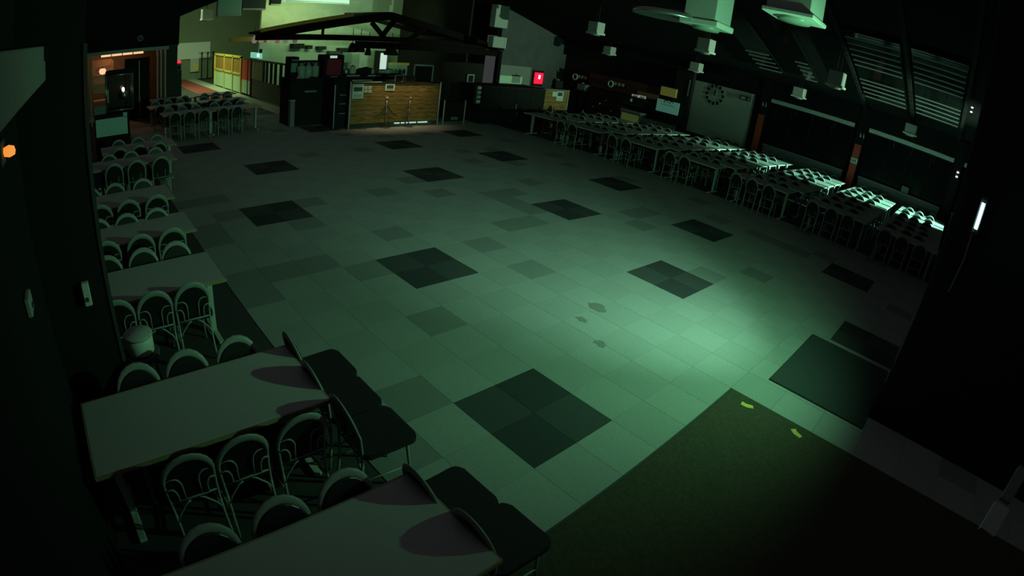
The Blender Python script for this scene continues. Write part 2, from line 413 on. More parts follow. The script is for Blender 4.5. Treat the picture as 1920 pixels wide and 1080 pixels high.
# ================================================================ TABLES (long axis Y in local space, 1.6 x 0.76)
def table_meshes():
    d = {}
    d['top'] = B((-.372, -.79, .716), (.372, .79, .742), .003).mesh('tabletop', lam)
    q = MB(); q.box((-.382, -.8, .712), (-.3725, .8, .7405)).box((.3725, -.8, .712), (.382, .8, .7405)).box((-.3725, -.8, .712), (.3725, -.7905, .7405)).box((-.3725, .7905, .712), (.3725, .8, .7405))
    d['edge'] = q.mesh('edge_band', edgew); d['edge2'] = d['edge'].copy(); d['edge2'].materials.clear(); d['edge2'].materials.append(mat('lit_edge', (.62, .60, .50), .5))  # right block: edge band made paler, its lit look put into the colour
    for s_ in (1, -1):
        c = s_*.69; q = MB()
        r = [[(-.055, c-.03), (.055, c-.03), (.055, c+.03), (-.055, c+.03)], [(-.03, c-.022), (.03, c-.022), (.03, c+.022), (-.03, c+.022)]]
        a = [q.bm.verts.new((*p, .69)) for p in r[0]]; b = [q.bm.verts.new((*p, .03)) for p in r[1]]
        for i in range(4): q.bm.faces.new((a[i], a[(i+1)%4], b[(i+1)%4], b[i]))
        q.bm.faces.new(a); q.bm.faces.new(b[::-1]); d['leg%d' % s_] = q.mesh('leg', pale)
        d['foot%d' % s_] = B((-.29, c-.028, .006), (.29, c+.028, .035), .006).mesh('foot', pale)
    d['beam'] = B((-.03, -.62, .66), (.03, .62, .712)).mesh('under_beam', grey)
    return d
TM = table_meshes()
def table(label, group, loc, rz=0.0, edge='edge'):
    t = thing('cafe_table', label, 'table', loc, rz, group)
    link('tabletop', TM['top'], t); link('edge_band', TM[edge], t); link('under_beam', TM['beam'], t)
    for s_ in (1, -1):
        link('leg', TM['leg%d' % s_], t); link('foot', TM['foot%d' % s_], t)
    return t
ORD = ['nearest', 'second', 'third', 'fourth', 'fifth', 'sixth', 'seventh', 'eighth']
# left row: tables run away from the camera along -X, long axis along Y
LT = [(1.455, -2.02), (-.115, -2.09), (-2.215, -2.15), (-3.71, -2.10), (-5.19, -2.10), (-7.64, -1.62), (-9.02, -1.38)]
for n_, (x, y) in enumerate(LT):
    table('grey topped table with beech edge, %s in the row beside the black pillar' % ORD[n_], 'tables along the left wall', (x, y, 0))
sidey = ['the aisle end', 'the middle', 'the wall end']
# (table index, side, x of back top, ys from aisle to wall)
LC = [(0, 'far', .98, (-1.61, -2.0, -2.41)), (1, 'near', .44, (-1.58, -1.98, -2.34)), (1, 'far', -.60, (-1.66, -2.06, -2.44)),
      (2, 'near', -1.68, (-1.74, -2.10, -2.46)), (2, 'far', -2.75, (-1.68, -2.05, -2.45)), (3, 'near', -3.20, (-1.63, -2.01, -2.42)),
      (3, 'far', -4.05, (-1.69, -2.09, -2.47)), (4, 'near', -4.66, (-1.59, -2.00, -2.40)), (4, 'far', -5.68, (-1.67, -2.12, -2.52)),
      (5, 'near', -7.10, (-1.15, -1.61, -2.03)), (5, 'far', -8.00, (-1.13, -1.63, -2.07)), (6, 'near', -8.48, (-.98, -1.40, -1.82)), (6, 'far', -9.42, (-.90, -1.33, -1.77))]
for (ti, side, xb, ys) in LC:
    for q, y in enumerate(ys):
        # hoop top leans .262 behind the seat centre
        if side == 'far': x, rz = xb+.258, -PI/2          # sits on the far side, faces +X
        else: x, rz = xb-.258, PI/2
        lab = 'hooped chair at %s, %s side of the %s table by the left wall' % (sidey[q], side, ORD[ti])
        (full_chair if ti < 5 else far_chair)(lab, 'chairs at the left row of tables', (x, y, .0), rz)
# chairs lined up with their backs to the table ends, facing the open carpet
EC = [(-.43, -1.29, 'farthest of three chairs with backs to the second table end, facing the carpet'), (-.015, -1.32, 'middle of three chairs with backs to the second table end, facing the carpet'),
      (.42, -1.32, 'closest of three chairs with backs to the second table end, facing the carpet'), (1.19, -1.27, 'dark seated hooped chair farther along the nearest table end, facing the carpet'), (1.60, -1.24, 'dark seated hooped chair closer along the nearest table end, facing the brown mat')]
for x, y, lab in EC: full_chair(lab, 'chairs facing the open carpet', (x, y+.262, .007), 0.0)

# far-left block by the shop front
k = 0
ORD2 = ['first', 'second', 'third', 'fourth', 'fifth', 'sixth', 'seventh']
for (x, y) in ((-13.25, .55), (-13.35, 2.0), (-15.2, .4), (-15.3, 2.1), (-17.1, .7), (-17.3, 2.3)):
    rowl = ORD2[int(k/2)]; side = 'left' if k % 2 == 0 else 'right'; k += 1
    table('shadowed cafe table, %s of the %s pair before the shop front' % (side, rowl), 'tables before the shop front', (x, y, 0))
    for e, (dx, rz) in enumerate(((.5, PI/2), (-.5, -PI/2))):
        if k > 4 and e == 1: continue
        for q, dy in enumerate((-.47, -.05, .38)):
            if e == 0 and k == 2 and q == 2: continue
            far_chair('%s chair, %s side of the %s table, %s pair before shop front' % (['wall side', 'middle', 'aisle side'][q], ['near', 'far'][e], side, rowl), 'chairs before the shop front', (x+dx-.15*(1 if e == 0 else -1), y+dy, 0), rz)

# right block: rows run back to the windows, long axis along X
colname = ['first', 'second', 'third', 'fourth', 'fifth', 'sixth', 'seventh']
CX = [-9.42, -7.62, -5.60, -3.66, -1.56, .42, 2.28]
for c in range(7):
    for r in range(7):
        if c == 0 and r > 4 or c == 1 and r > 5: continue
        x = CX[c] - (.16 if r == 0 and 0 < c < 5 else 0); y = 11.22 + .965*r
        table('dim cafe table, %s row back from the open carpet, %s column from the wood counter' % (ORD2[r], colname[c]), 'tables before the windows', (x, y, 0), PI/2, 'edge2')
        nch = (0 if c == 0 else 2 if c < 4 else 3) if r == 0 else 3
        for q in range(nch):
            if r == 0: xx = x + .8 - (.82 + .47*q if nch == 2 else .42+.46*q)
            else: xx = x + (.38*(q-1)) + random.uniform(-.03, .03) - .12
            yb = (y-.38-.30 if r == 0 else y-.38-.10) + random.uniform(-.03, .03)
            far_chair('%s chair, %s row back from open carpet, %s column from wood counter' % (['right', 'middle', 'left'][q] if r == 0 else ['left', 'middle', 'right'][q], ORD2[r], colname[c]), 'chairs before the windows', (xx, yb+.262, 0), random.uniform(-.08, .08))
        if r == 6:
            for q in range(3):
                far_chair('%s chair with its back to the windows, %s column from the wood counter' % (['left', 'middle', 'right'][q], colname[c]), 'chairs with backs to the windows', (x+.38*(q-1)-.1+random.uniform(-.03, .03), y+.38-.10, 0), PI+random.uniform(-.08, .08))

# ================================================================ ENTRY MATS
em = tag(MB().box((1.53, -1.0, .0), (5.2, 2.49, .014)).obj('entry_mat', matbr), 'large brown coir mat across the bottom right of the carpet', 'mat')
for x, y, a, lab in ((1.78, 2.335, .3, 'yellow tape scrap near the tip of the brown mat'), (2.38, 2.33, -.5, 'yellow tape scrap along the far edge of the brown mat')):
    q = MB(); c_, s_ = math.cos(a), math.sin(a); P = [(-.07, -.03), (.0, -.045), (.075, -.02), (.06, .03), (-.02, .02), (-.06, .04)]
    q.prism([(x+u*c_-v*s_, y+u*s_+v*c_, .0145) for u, v in P], (0, 0, .003)); tag(q.obj('tape_scrap', yellow), lab, 'tape', 'yellow tape scraps')
tag(MB().box((1.745, 3.06, .0), (2.975, 4.84, .03)).bevel(.006).obj('rubber_mat', matdk), 'dark rubber mat with a raised edge beyond the brown mat', 'mat')

# ================================================================ EMERGENCY LAMP on the partition
LP = CAM + ray(1837, 405)*5.62
lt = thing('tube_lamp', 'glowing bluish upright tube lamp on the black partition at the right', 'lamp', (LP.x, LP.y, LP.z))
tubeg = glow('tube_glow', (.42, .85, 1.0), 7.0)
MB().tube([(-.0, 0, -.125), (.0, 0, .125)], .017, 10).obj('tube', tubeg, lt)
MB().box((-.03, .03, -.18), (.03, .07, .18)).obj('back_plate', char_, lt)
for s_ in (1, -1): MB().tube([(0, 0, s_*.127), (0, 0, s_*.155)], .021, 10).obj('end_cap', steel, lt)
MB().box((-.012, .07, -.03), (.012, 3.41-LP.y, .03)).obj('bracket', dark, lt)
cb = MB().tube([(LP.x, 3.38, LP.z-.2), (LP.x+.01, 3.38, LP.z-.5), (LP.x-.02, 3.38, LP.z-.85)], .008, 6)
tag(cb.obj('highlight_line', grey), 'thin pale highlight line added below the glowing tube lamp', 'highlight')  # thin highlights below the lamp, put in as a pale tube
# small indicator lights on the far right
for (px, py, Y, lab) in ((1795, 327, 17.74, 'small white indicator lamp on the right end of the window wall'), (1822, 206, 3.36, 'tiny white indicator lamp high on the black partition')):
    p = ony(px, py, Y); t = thing('indicator_lamp', lab, 'lamp', (p.x, p.y, p.z))
    sc_ = (Y+2.5)/20
    B((-.05*sc_, 0, -.16*sc_), (.05*sc_, .05, .16*sc_)).obj('housing', char_, t)
    MB().lathe([(.0, -.03*sc_), (.045*sc_, -.02*sc_), (.045*sc_, .02*sc_), (0, .03*sc_)], (0, -.03, .07*sc_), 10).obj('bulb', glow('indicator_glow', (.85, .85, 1.0), 1.2), t)
    MB().lathe([(.0, -.03*sc_), (.045*sc_, -.02*sc_), (.045*sc_, .02*sc_), (0, .03*sc_)], (0, -.03, -.08*sc_), 10).obj('bulb', glow('indicator_glow', (.85, .85, 1.0), 1.2), t)
# dim grey jointed pipe at the bottom right
p0, p1, p2 = CAM+ray(1918, 880)*2.6, CAM+ray(1880, 945)*2.55, CAM+ray(1848, 1000)*2.5
pp = thing('wall_pipe', 'dim grey jointed pipe running down at the bottom right', 'pipe', p1)
MB().bar(p0-p1, (p1-p1)+(p0-p1)*.08, .05, .05).obj('pipe_section', grey, pp); MB().bar(-(p0-p1)*.08, p2-p1, .075, .05).obj('coupling', pale, pp)

# ================================================================ LEFT FOREGROUND
bm_ = thing('duct_beam', 'pale grey boxed duct high on the left wall by the black pillar', 'duct', (0.2, -2.86, 2.86))
B((-1.0, -.11, -.10), (1.5, .11, .105), .006).obj('casing', mat('duct_grey', (.3, .32, .31), .6), bm_); B((-1.0, -.1, .1), (-.86, .13, .02), .004).obj('end_clip', black, bm_)
def wallbox(name, p, hw, hh, label, m_, dp=.05):
    t = thing(name, label, 'switch', p)
    B((0, -hw, -hh), (dp, hw, hh), .006).obj('cover', m_, t); B((dp, -hw*.35, -hh*.55), (dp+.008, hw*.35, -hh*.2)).obj('rocker', char_, t); return t
wallbox('switch_box', onx(162, 548, -.895), .028, .085, 'pale switch box on the front of the black pillar', white)
p = ony(49, 578, -2.965); sb = thing('thermostat', 'dim grey thermostat on the left wall below the orange lamp', 'switch', p)
B((-.12, 0, -.05), (.02, .03, .05), .006).obj('cover', pale, sb); B((-.07, .03, -.02), (-.03, .036, .0)).obj('dial', char_, sb)
p = ony(6, 287, -2.95); wl = thing('wall_lamp', 'small glowing orange lamp at the left edge of the wall', 'lamp', p)
B((-.1, -.02, -.06), (.06, .0, .06), .006).obj('back_plate', char_, wl); MB().lathe([(.0, -.03), (.03, -.02), (.035, .0), (.03, .02), (0, .03)], (-.02, .03, 0), 12).obj('bulb', glow('amber_glow', (1.0, .33, .06), .9), wl)
p = ony(47, 262, -2.95); w2 = thing('wall_sconce', 'dim orange tinted sconce beside the glowing orange lamp', 'lamp', p)
B((-.05, -.02, -.04), (.03, .0, .04), .006).obj('back_plate', char_, w2); MB().lathe([(.0, -.05), (.022, -.04), (.03, .0), (.022, .035), (0, .04)], (-.01, .03, 0), 12).obj('shade', mat('amber_glass', (.4, .2, .1), .3), w2)
# white round tub on a dark stool between the first tables
st = thing('bar_stool', 'dark stool under the round white tub between two left tables', 'stool', (-1.22, -2.33, 0))
MB().lathe([(.15, .53), (.16, .545), (.16, .57), (.14, .58)], n=20).obj('seat', char_, st)
for a in range(4): MB().tube([(.1*math.cos(a*PI/2+.4), .1*math.sin(a*PI/2+.4), .535), (.16*math.cos(a*PI/2+.4), .16*math.sin(a*PI/2+.4), 0)], .012, 6).obj('leg', char_, st)
tb = thing('round_tub', 'white round lidded tub standing on the dark stool', 'tub', (-1.22, -2.33, .58))
MB().lathe([(.105, 0), (.118, .01), (.122, .15), (.118, .155)], n=28).obj('body', white, tb); MB().lathe([(.126, .15), (.128, .165), (.12, .175), (.0, .178)], n=28).obj('lid', pale, tb)

# ================================================================ HANGING LIGHT BOXES
def lightbox(c, sx, sy, sz, label, dish=False, group='square light boxes hanging from the roof'):
    t = thing('hanging_light', label, 'lamp', c, 0, group)
    B((-sx/2, -sy/2, -sz*.35), (sx/2, sy/2, sz/2), .012).obj('housing', pale, t)
    B((-sx/2-.045, -sy/2-.02, -sz/2), (sx/2+.045, sy/2+.02, -sz*.345), .012).obj('rim', white, t)
    MB().lathe([(.0, -.05), (sx*.36, -.04), (sx*.42, .0), (sx*.40, .01)], (0, 0, -sz/2), 20).obj('lens', mat('lens_white', (.32, .36, .32), .3), t)
    top = roofz(c[1])-c[2] if c[1] > 8 else roofz(8.0)-c[2]
    for s_ in (1, -1): MB().tube([(s_*.06, 0, sz/2-.01), (s_*.05, 0, top)], .012, 6).obj('hanger', dark, t)
    if dish:
        MB().lathe([(.02, .06), (.40, .05), (.46, .02), (.47, -.02), (.44, -.015), (.38, .012), (.0, .03)], (-.52, -.14, -.2), 36).obj('dish', steel, t)
        MB().tube([(-.1, -.05, -.1), (-.52, -.14, -.12)], .02, 6).obj('dish_arm', grey, t)
    return t
for n_, (px, py, Y, side) in enumerate(((1143, 95, 17.0, 'first'), (1306, 126, 17.0, 'second'), (1499, 174, 17.0, 'third'), (1708, 243, 17.0, 'fourth'))):
    p = ony(px, py, Y); lightbox(p, .40, .40, .36, 'square light box in the row over the windows, %s from the exit sign' % side)
for n_, (px, py, Y, side) in enumerate(((1118, 53, 12.8, 'first'), (1324, 86, 12.8, 'second'), (1569, 149, 12.8, 'third'))):
    p = ony(px, py, Y); lightbox(p, .42, .42, .44, 'square light box in the upper row over the tables, %s from exit sign' % side)
p = CAM+ray(1330, 16)*7.4; lightbox(p, .46, .46, .52, 'large light box with a round reflector dish hanging over the carpet', True)
p = CAM+ray(1494, 8)*6.3; lightbox(p, .50, .50, .34, 'green lit square light box hanging at the top above the skylights')
p = onx(937, 31, -13.5); 
t = thing('light_panel', 'tall green lit light panel hanging before the far grey wall', 'lamp', p); B((-.15, -.34, -.45), (.15, .34, .45), .01).obj('panel', pale, t); MB().tube([(0, 0, .44), (0, 0, 1.7)], .012, 6).obj('hanger', dark, t)
p = onx(932, 79, -13.5); t = thing('light_panel', 'small green lit light panel below the tall one', 'lamp', p); B((-.15, -.33, -.22), (.15, .33, .22), .01).obj('panel', pale, t); B((.15, .28, -.22), (.17, .33, .22)).obj('bright_edge', white, t); MB().tube([(0, 0, .21), (0, 0, .5)], .012, 6).obj('hanger', dark, t)
p = onx(388, 28, -24.0); t = lightbox(p, .5, .5, .52, 'pale square light box in the far hall above the yellow partition')

# ================================================================ FAR HALL (left rear)
# shop front at x = -18
sfm = mat('aluminium_grey', (.3, .31, .31), .45, .3)
shop = thing('shop_front', 'grey framed shop front with warm orange interior at the far left', 'shop front', (-18.0, -.8, 0))
def S(a, b): return ((a[0]+18.0, a[1]+.8, a[2]), (b[0]+18.0, b[1]+.8, b[2]))
B(*S((-18.06, -2.95, 2.44), (-17.94, .72, 2.56))).obj('header', sfm, shop)
B(*S((-18.1, -2.95, 2.56), (-18.0, 1.1, 5.6))).obj('upper_board', black, shop)
for y in (-2.2, .30, .44, .60): B(*S((-18.04, y-.03, 0), (-17.96, y+.03, 2.45))).obj('post', sfm, shop)
B(*S((-18.05, .64, 0), (-17.97, 1.05, 2.6))).obj('end_panel', mat('slate_green', (.06, .07, .06), .8), shop)
B(*S((-21.0, -2.96, 0), (-20.9, 1.05, 2.6))).obj('back_panel', mat('shop_brown', (.055, .035, .022), .8), shop)
B(*S((-20.9, .95, 0), (-18.1, 1.05, 2.6))).obj('side_panel', mat('shop_brown', (.055, .035, .022), .8), shop)
B(*S((-20.9, -2.96, 2.52), (-18.1, 1.0, 2.58))).obj('ceiling_panel', mat('shop_brown', (.055, .035, .022), .8), shop)
fx = thing('strip_light', 'long warm strip light inside the orange shop', 'lamp', (-18.6, -.8, 2.42))
MB().box((-.06, -1.0, -.07), (.06, .65, .07)).obj('tube', glow('warm_strip', (1.0, .55, .3), 1.1), fx)
for q in range(5): MB().box((-.07, -1.01+q*.41, -.08), (.07, -.98+q*.41, .08)).obj('clip', dark, fx)
sh = thing('display_shelf', 'bright orange lit display shelves at the left of the shop', 'shelf', (-18.9, -1.75, 0))
lit = mat('shelf_orange', (.9, .6, .4), .6)
B((-.3, -.35, 1.1), (-.26, .42, 2.25)).obj('back_board', lit, sh)
for q in range(5): B((-.3, -.35, .75+q*.32), (.1, .42, .78+q*.32)).obj('shelf_board', lit, sh)
B((-.05, .40, 1.1), (.1, .45, 2.2)).obj('upright', lit, sh)
lg = thing('lantern', 'round glowing lantern among the shelves of the orange shop', 'lamp', (-18.55, -1.72, 1.85))
MB().lathe([(.0, -.12), (.1, -.09), (.14, 0), (.1, .09), (.0, .12)], n=16).obj('globe', glow('lantern_glow', (1.0, .6, .35), 1.0), lg); MB().lathe([(.05, .11), (.05, .15)], n=10).obj('cap', dark, lg)
dv = thing('sliding_door', 'dark brown sliding door inside the shop', 'door', (-18.5, -.35, 0)); B((-.03, -.55, 0), (.03, .42, 2.2)).obj('leaf', brown, dv); B((.03, -.0, .1), (.05, .04, 2.1)).obj('stile', sfm, dv)
# popcorn style glass cabinet on a cart
ct = thing('snack_cart', 'dark snack cart with a pale teal front panel before the shop', 'cart', (-10.75, -1.82, 0))
B((-.3, -.42, .08), (.22, .42, 1.28), .01).obj('body', black, ct)
a, b_ = onx(179, 226, -10.5), onx(240, 250, -10.5); B((.225, a.y+1.82, b_.z), (.245, b_.y+1.82, a.z), .004).obj('front_panel', teal, ct)
B((.225, b_.y+1.82-.1, a.z-.02), (.245, b_.y+1.82, a.z+.09), .004).obj('price_tab', teal, ct)
B((.1, -.44, 1.3), (.25, -.14, 1.5), .01).obj('side_tray', grey, ct)
for sx in (-.25, .17):
    for sy in (-.36, .36): MB().lathe([(.04, 0), (.04, .08)], (sx, sy, 0), 10).obj('wheel', char_, ct)
a, b_ = onx(199, 143, -10.6), onx(250, 203, -10.6)
gc = thing('glass_cabinet', 'lit glass snack cabinet with chrome edges on the dark cart', 'cabinet', (-10.8, (a.y+b_.y)/2, b_.z))
hw, hh = (b_.y-a.y)/2, a.z-b_.z
for sx in (-.25, .2):
    for sy in (-hw, hw): MB().tube([(sx, sy, 0), (sx, sy, hh)], .016, 6).obj('corner_post', steel, gc)
    for sz in (0, hh): MB().tube([(sx, -hw, sz), (sx, hw, sz)], .016, 6).obj('rail', steel, gc)
B((-.27, -hw, hh), (.22, hw, hh+.1), .03).obj('lid', black, gc); B((-.25, -hw, -.03), (.2, hw, .02)).obj('base', black, gc)
B((-.26, -hw, .02), (-.25, hw, hh)).obj('back_pane', mat('brown_glass', (.05, .035, .03), .15), gc)
MB().lathe([(.0, .42), (.07, .40), (.09, .28), (.05, .22)], (-.05, .12, 0), 14).obj('kettle', steel, gc)
MB().lathe([(.0, -.05), (.035, -.03), (.03, .03), (.0, .05)], (-.0, .1, .45), 10).obj('bulb', glow('cabinet_reflection', (1.0, .9, .7), 3.0), gc)  # glowing bead put in for the lamp reflection in the glass
MB().box((.19, -hw+.02, .2), (.21, -hw+.05, .5)).obj('side_glint', pale, gc)
p = onx(263, 72, -17.97); sd = thing('round_disc', 'small round pale disc on the black board above the shop', 'disc', p)  # plain disc put in for the small white round light there
MB().tube([(-.02, 0, 0), (.06, 0, 0)], [.13, .11], 16).obj('cover', grey, sd); MB().tube([(.06, 0, 0), (.075, 0, 0)], .05, 12).obj('disc_centre', char_, sd)
def hang(px0, py0, px1, py1, X, name, lab, m_, cat='lamp'):
    a, b2 = onx(px0, py0, X), onx(px1, py1, X); t = thing(name, lab, cat, (X, (a.y+b2.y)/2, (a.z+b2.z)/2)); w_, h_ = abs(b2.y-a.y)/2, abs(a.z-b2.z)/2
    B((-.25, -w_, -h_), (0, w_, h_), .02).obj('casing', m_, t); B((.0, -w_*.95, -h_*.98), (.02, w_*.95, -h_*.8)).obj('lower_edge', pale, t)
    for s_ in (1, -1): MB().tube([(-.12, s_*w_*.7, h_-.01), (-.12, s_*w_*.7, 6.2-t.location.z)], .015, 5).obj('hanger', dark, t)
hang(410, -14, 452, 30, -19.5, 'banner_board', 'large pale teal panel hanging at the top of the far hall', mat('panel_teal', (.4, .6, .52), .6), 'panel')
hang(456, -14, 498, 19, -19.8, 'air_unit', 'dark air unit hanging beside the large teal panel', char_, 'air unit')
hang(534, -14, 655, 8, -19.2, 'strip_lamp', 'long white strip lamp hanging over the kitchen kiosk roof', glow('strip_white', (.6, .95, .75), .5))
hang(509, -14, 527, 10, -19.9, 'small_duct', 'small dark duct end left of the long strip lamp', dark, 'duct')
# ticket machine with the red sign
p = onx(335, 117, -18.6)
tm = thing('ticket_machine', 'slim grey ticket machine topped by a red lit sign', 'machine', (p.x, p.y, 0))
B((-.12, -.1, 0), (.12, .1, p.z-.3), .01).obj('body', char_, tm); B((-.08, -.09, p.z-.32), (.1, .09, p.z-.02), .01).obj('head', grey, tm)
B((-.05, -.07, p.z-.03), (.11, .07, p.z+.08), .01).obj('red_sign', glow('red_glow', (1.0, .02, .05), 1.5), tm); B((.1, -.05, p.z-.25), (.115, .05, p.z-.12)).obj('screen', black, tm)
# white panel on the far wall
a, b_ = onx(325, 82, -33.9), onx(394, 107, -33.9)
tag(B((-33.98, a.y, b_.z-.05), (-33.88, b_.y, a.z), .01).obj('wall_board', white), 'wide pale board on the green lit far wall', 'board')
a, b_ = onx(357, 110, -33.8), onx(373, 134, -33.8)
nb = thing('notice_case', 'pale notice case with a yellow poster below the wide board', 'board', (-33.85, (a.y+b_.y)/2, b_.z)); W_ = b_.y-a.y; H_ = a.z-b_.z
B((-.05, -W_/2, 0), (.03, W_/2, H_), .01).obj('case', pale, nb); B((.03, -W_*.1, .1), (.05, W_*.45, H_*.55)).obj('poster', yellow, nb)
for q, px in enumerate((378, 389, 399)):
    p = onx(px, 128, -33.0); bs = thing('coat_stand', 'dark slim coat stand by the far wall, %s toward the yellow partition' % ['first', 'second', 'third'][q], 'stand', (p.x, p.y, 0), 0, 'coat stands by the far wall')
    MB().tube([(0, 0, .03), (0, 0, 1.75)], .04, 8).obj('pole', black, bs); MB().lathe([(.18, 0), (.18, .03), (.05, .05)], n=14).obj('base', black, bs)
    for a in range(3): MB().tube([(0, 0, 1.6), (.18*math.cos(a*2.1), .18*math.sin(a*2.1), 1.72)], .02, 6).obj('hook', black, bs)
# yellow framed partition along y = 5.02
pt = thing('bay_partition', 'yellow framed partition with orange upper panes and pale lower panels', 'partition', (0, 5.02, 0))
gp = mat('pale_green_panel', (.55, .68, .48), .6); PX = [ony(v, 140, 5.02).x for v in (403, 421, 436.5, 452)]
for i in range(3):
    B((PX[i], .0, .97), (PX[i+1], .03, 1.72)).obj('upper_pane', orange, pt); B((PX[i], .0, .06), (PX[i+1], .03, .9)).obj('lower_panel', gp, pt)
for x in PX: B((x-.07, -.05, 0), (x+.07, .06, 1.78)).obj('stile', yellow, pt)
B((PX[0]-.07, -.05, 1.70), (PX[3]+.07, .06, 1.80)).obj('top_rail', yellow, pt); B((PX[0], -.05, .90), (PX[3], .05, .98)).obj('middle_rail', yellow, pt)
p2 = thing('slatted_partition', 'dim slatted partition continuing from the yellow framed one', 'partition', (0, 5.05, 0))
PX2 = [ony(v, 140, 5.05).x for v in (454, 458, 462, 468)]
for i, x in enumerate(PX2): B((x-.16, -.02, .72), (x+.16, .03, 1.7)).obj('red_slat', redp, p2); B((x-.14, -.02, .1), (x+.14, .03, .72)).obj('pale_slat', gp, p2)
PX3 = [ony(v, 145, 5.05).x for v in (473, 478, 482, 486, 490, 494, 500, 508, 516, 526, 536, 546)]
slt = mat('slat_olive', (.22, .21, .12), .7)
for i, x in enumerate(PX3):
    B((x-.11, -.02, .85), (x+.11, .03, 1.66)).obj('slat', slt if i < 5 else brown, p2)
B((PX2[3]+.2, -.04, 0), (PX2[3]+.34, .05, 1.72)).obj('post', black, p2); B((PX2[3]+.3, .0, .06), (PX3[-1]+.15, .03, .84)).obj('lower_panel', mat('olive_board', (.10, .10, .085), .8), p2); B((PX2[0]-.2, -.03, 1.66), (PX3[-1]+.15, .05, 1.73)).obj('top_rail', mat('olive_board', (.10, .10, .085), .8), p2)
p = ony(480, 102, 5.06); p.z -= .05; ts = thing('lit_sign', 'small teal lit sign on top of the slatted partition', 'sign', p)
B((-.75, -.03, -.12), (.75, .05, .13), .02).obj('light_box', glow('teal_glow', (.25, .8, .6), .55), ts); B((.25, -.04, -.05), (.6, -.03, .09)).obj('bright_panel', glow('sign_white', (.75, 1, .95), .9), ts); B((.5, -.02, .13), (.75, .04, .3)).obj('bracket', black, ts)
# festoon of little hanging shades under the kiosk eave
fcol = [((.75, .6, .45), 'cream'), ((.8, .55, .5), 'peach'), ((.85, .8, .45), 'pale yellow'), ((.85, .25, .45), 'pink'), ((.5, .55, .4), 'sage'), ((.4, .25, .35), 'mauve')]
for (px, (c_, cn)) in zip((477, 490, 505, 520, 535, 553), fcol):
    p = onx(px, 73, -17.0); t = thing('festoon_lamp', 'small %s festoon lamp hanging under the kiosk eave' % cn, 'lamp', p)
    MB().lathe([(.03, .13), (.05, .06), (.10, -.06), (.08, -.14), (.03, -.16)], n=12).obj('shade', mat('shade_'+cn.replace(' ', '_'), c_, .5, emit=(c_, .22)), t); MB().tube([(0, 0, .12), (0, 0, .42)], .012, 5).obj('cord', dark, t)
ob = thing('fascia_board', 'long orange board under the eave left of the kiosk', 'board', (0, 0, 0)); a, b_ = onx(430, 70, -20.95), onx(480, 78, -20.95)
B((-21.0, a.y, b_.z), (-20.88, 5.6, a.z), .01).obj('board', orange, ob)
# kiosk gable: truss at x = -15
ks = thing('roof_truss', 'dark timber truss with cross braces over the kitchen kiosk', 'truss', (-15.0, 8.3, 2.76))
MB().bar((0, -5.15, 0), (0, 5.6, .02), .2, .2).obj('tie_beam', timber, ks)
MB().bar((0, -5.0, .02), (0, .05, .90), .2, .24).obj('rafter', timber, ks); MB().bar((0, 5.2, -.02), (0, -.05, .90), .2, .24).obj('rafter', timber, ks)
MB().bar((0, -.25, .04), (0, -.85, .60), .12, .15).obj('brace', timber, ks); MB().bar((0, -.45, .02), (0, .18, .86), .12, .16).obj('brace', timber, ks)
MB().bar((0, .8, .04), (0, 1.5, .5), .12, .15).obj('brace', timber, ks); MB().bar((0, -2.75, .02), (0, -2.75, .42), .1, .07, (0, 1, 0)).obj('strut', timber, ks)
MB().prism([(-.1, -4.9, .10), (-.1, .0, .98), (-.1, .0, 1.05), (-.1, -4.9, .17)], (-1.6, 0, 0)).obj('roof_sheet', timber, ks)
MB().prism([(-.1, 5.3, .06), (-.1, .0, .98), (-.1, .0, 1.05), (-.1, 5.3, .13)], (-3.9, 0, 0)).obj('roof_sheet', timber, ks)
MB().bar((-.05, -5.0, .22), (-.05, -1.6, .85), .06, .12).obj('barge_board', mat('orange_barge', (.85, .42, .07), .6), ks)
for y in (5.45,): MB().box((-.1, y-.09, -2.76), (.1, y+.09, -.1)).obj('post', timber, ks)
MB().box((-.12, -1.4, -.36), (.02, 5.5, -.1)).obj('fascia', timber, ks)

# ================================================================ KITCHEN KIOSK
def PB(name, label, cat, x, pxa, pya, pxb, pyb, dp, m_, part='body', extra=None, zb=None):
    a, b2 = onx(pxa, pya, x), onx(pxb, pyb, x)
    if zb is not None: b2.z = zb
    t = thing(name, label, cat, (x, (a.y+b2.y)/2, b2.z)); w_, h_ = abs(b2.y-a.y), a.z-b2.z
    B((-dp, -w_/2, 0), (0, w_/2, h_), min(.015, dp*.2)).obj(part, m_, t)
    if extra: extra(t, w_, h_)
    return t
# wood fronted counter
CT = -12.0; a, b_ = onx(659, 157, CT), onx(816, 228, CT); y0, y1, z1 = a.y, b_.y+.03, 1.42; z0 = .16
wc = thing('wood_counter', 'counter front of warm horizontal wood planks with papers pinned on it', 'counter', (CT, (y0+y1)/2, 0)); hwc = (y1-y0)/2
NP = 9; hpl = (z1-z0)/NP
pm = []
for i in range(NP):
    off = random.uniform(-.004, .004); yy = -hwc; k = 0
    cuts = sorted([-hwc, hwc]+[random.uniform(-hwc*.7, hwc*.7)])
    for ya, yb in zip(cuts, cuts[1:]):
        B((-.03+off, ya+.003, z0+i*hpl+.004), (.0+off, yb-.003, z0+(i+1)*hpl-.004)).obj('plank', plank, wc)
B((-.06, -hwc, z0-.02), (-.032, hwc, z1)).obj('backing', brown, wc)
B((-.55, -hwc-.02, z1), (.03, hwc+.02, z1+.03)).obj('counter_top', black, wc); B((-.01, -hwc+.05, z1+.03), (.02, -hwc+1.05, z1+.05)).obj('bright_trim', pale, wc)
for y in (-hwc-.03, hwc+.03): MB().tube([(.03, y, 0), (.03, y, z1+.06)], .028, 8).obj('pole', pale, wc)
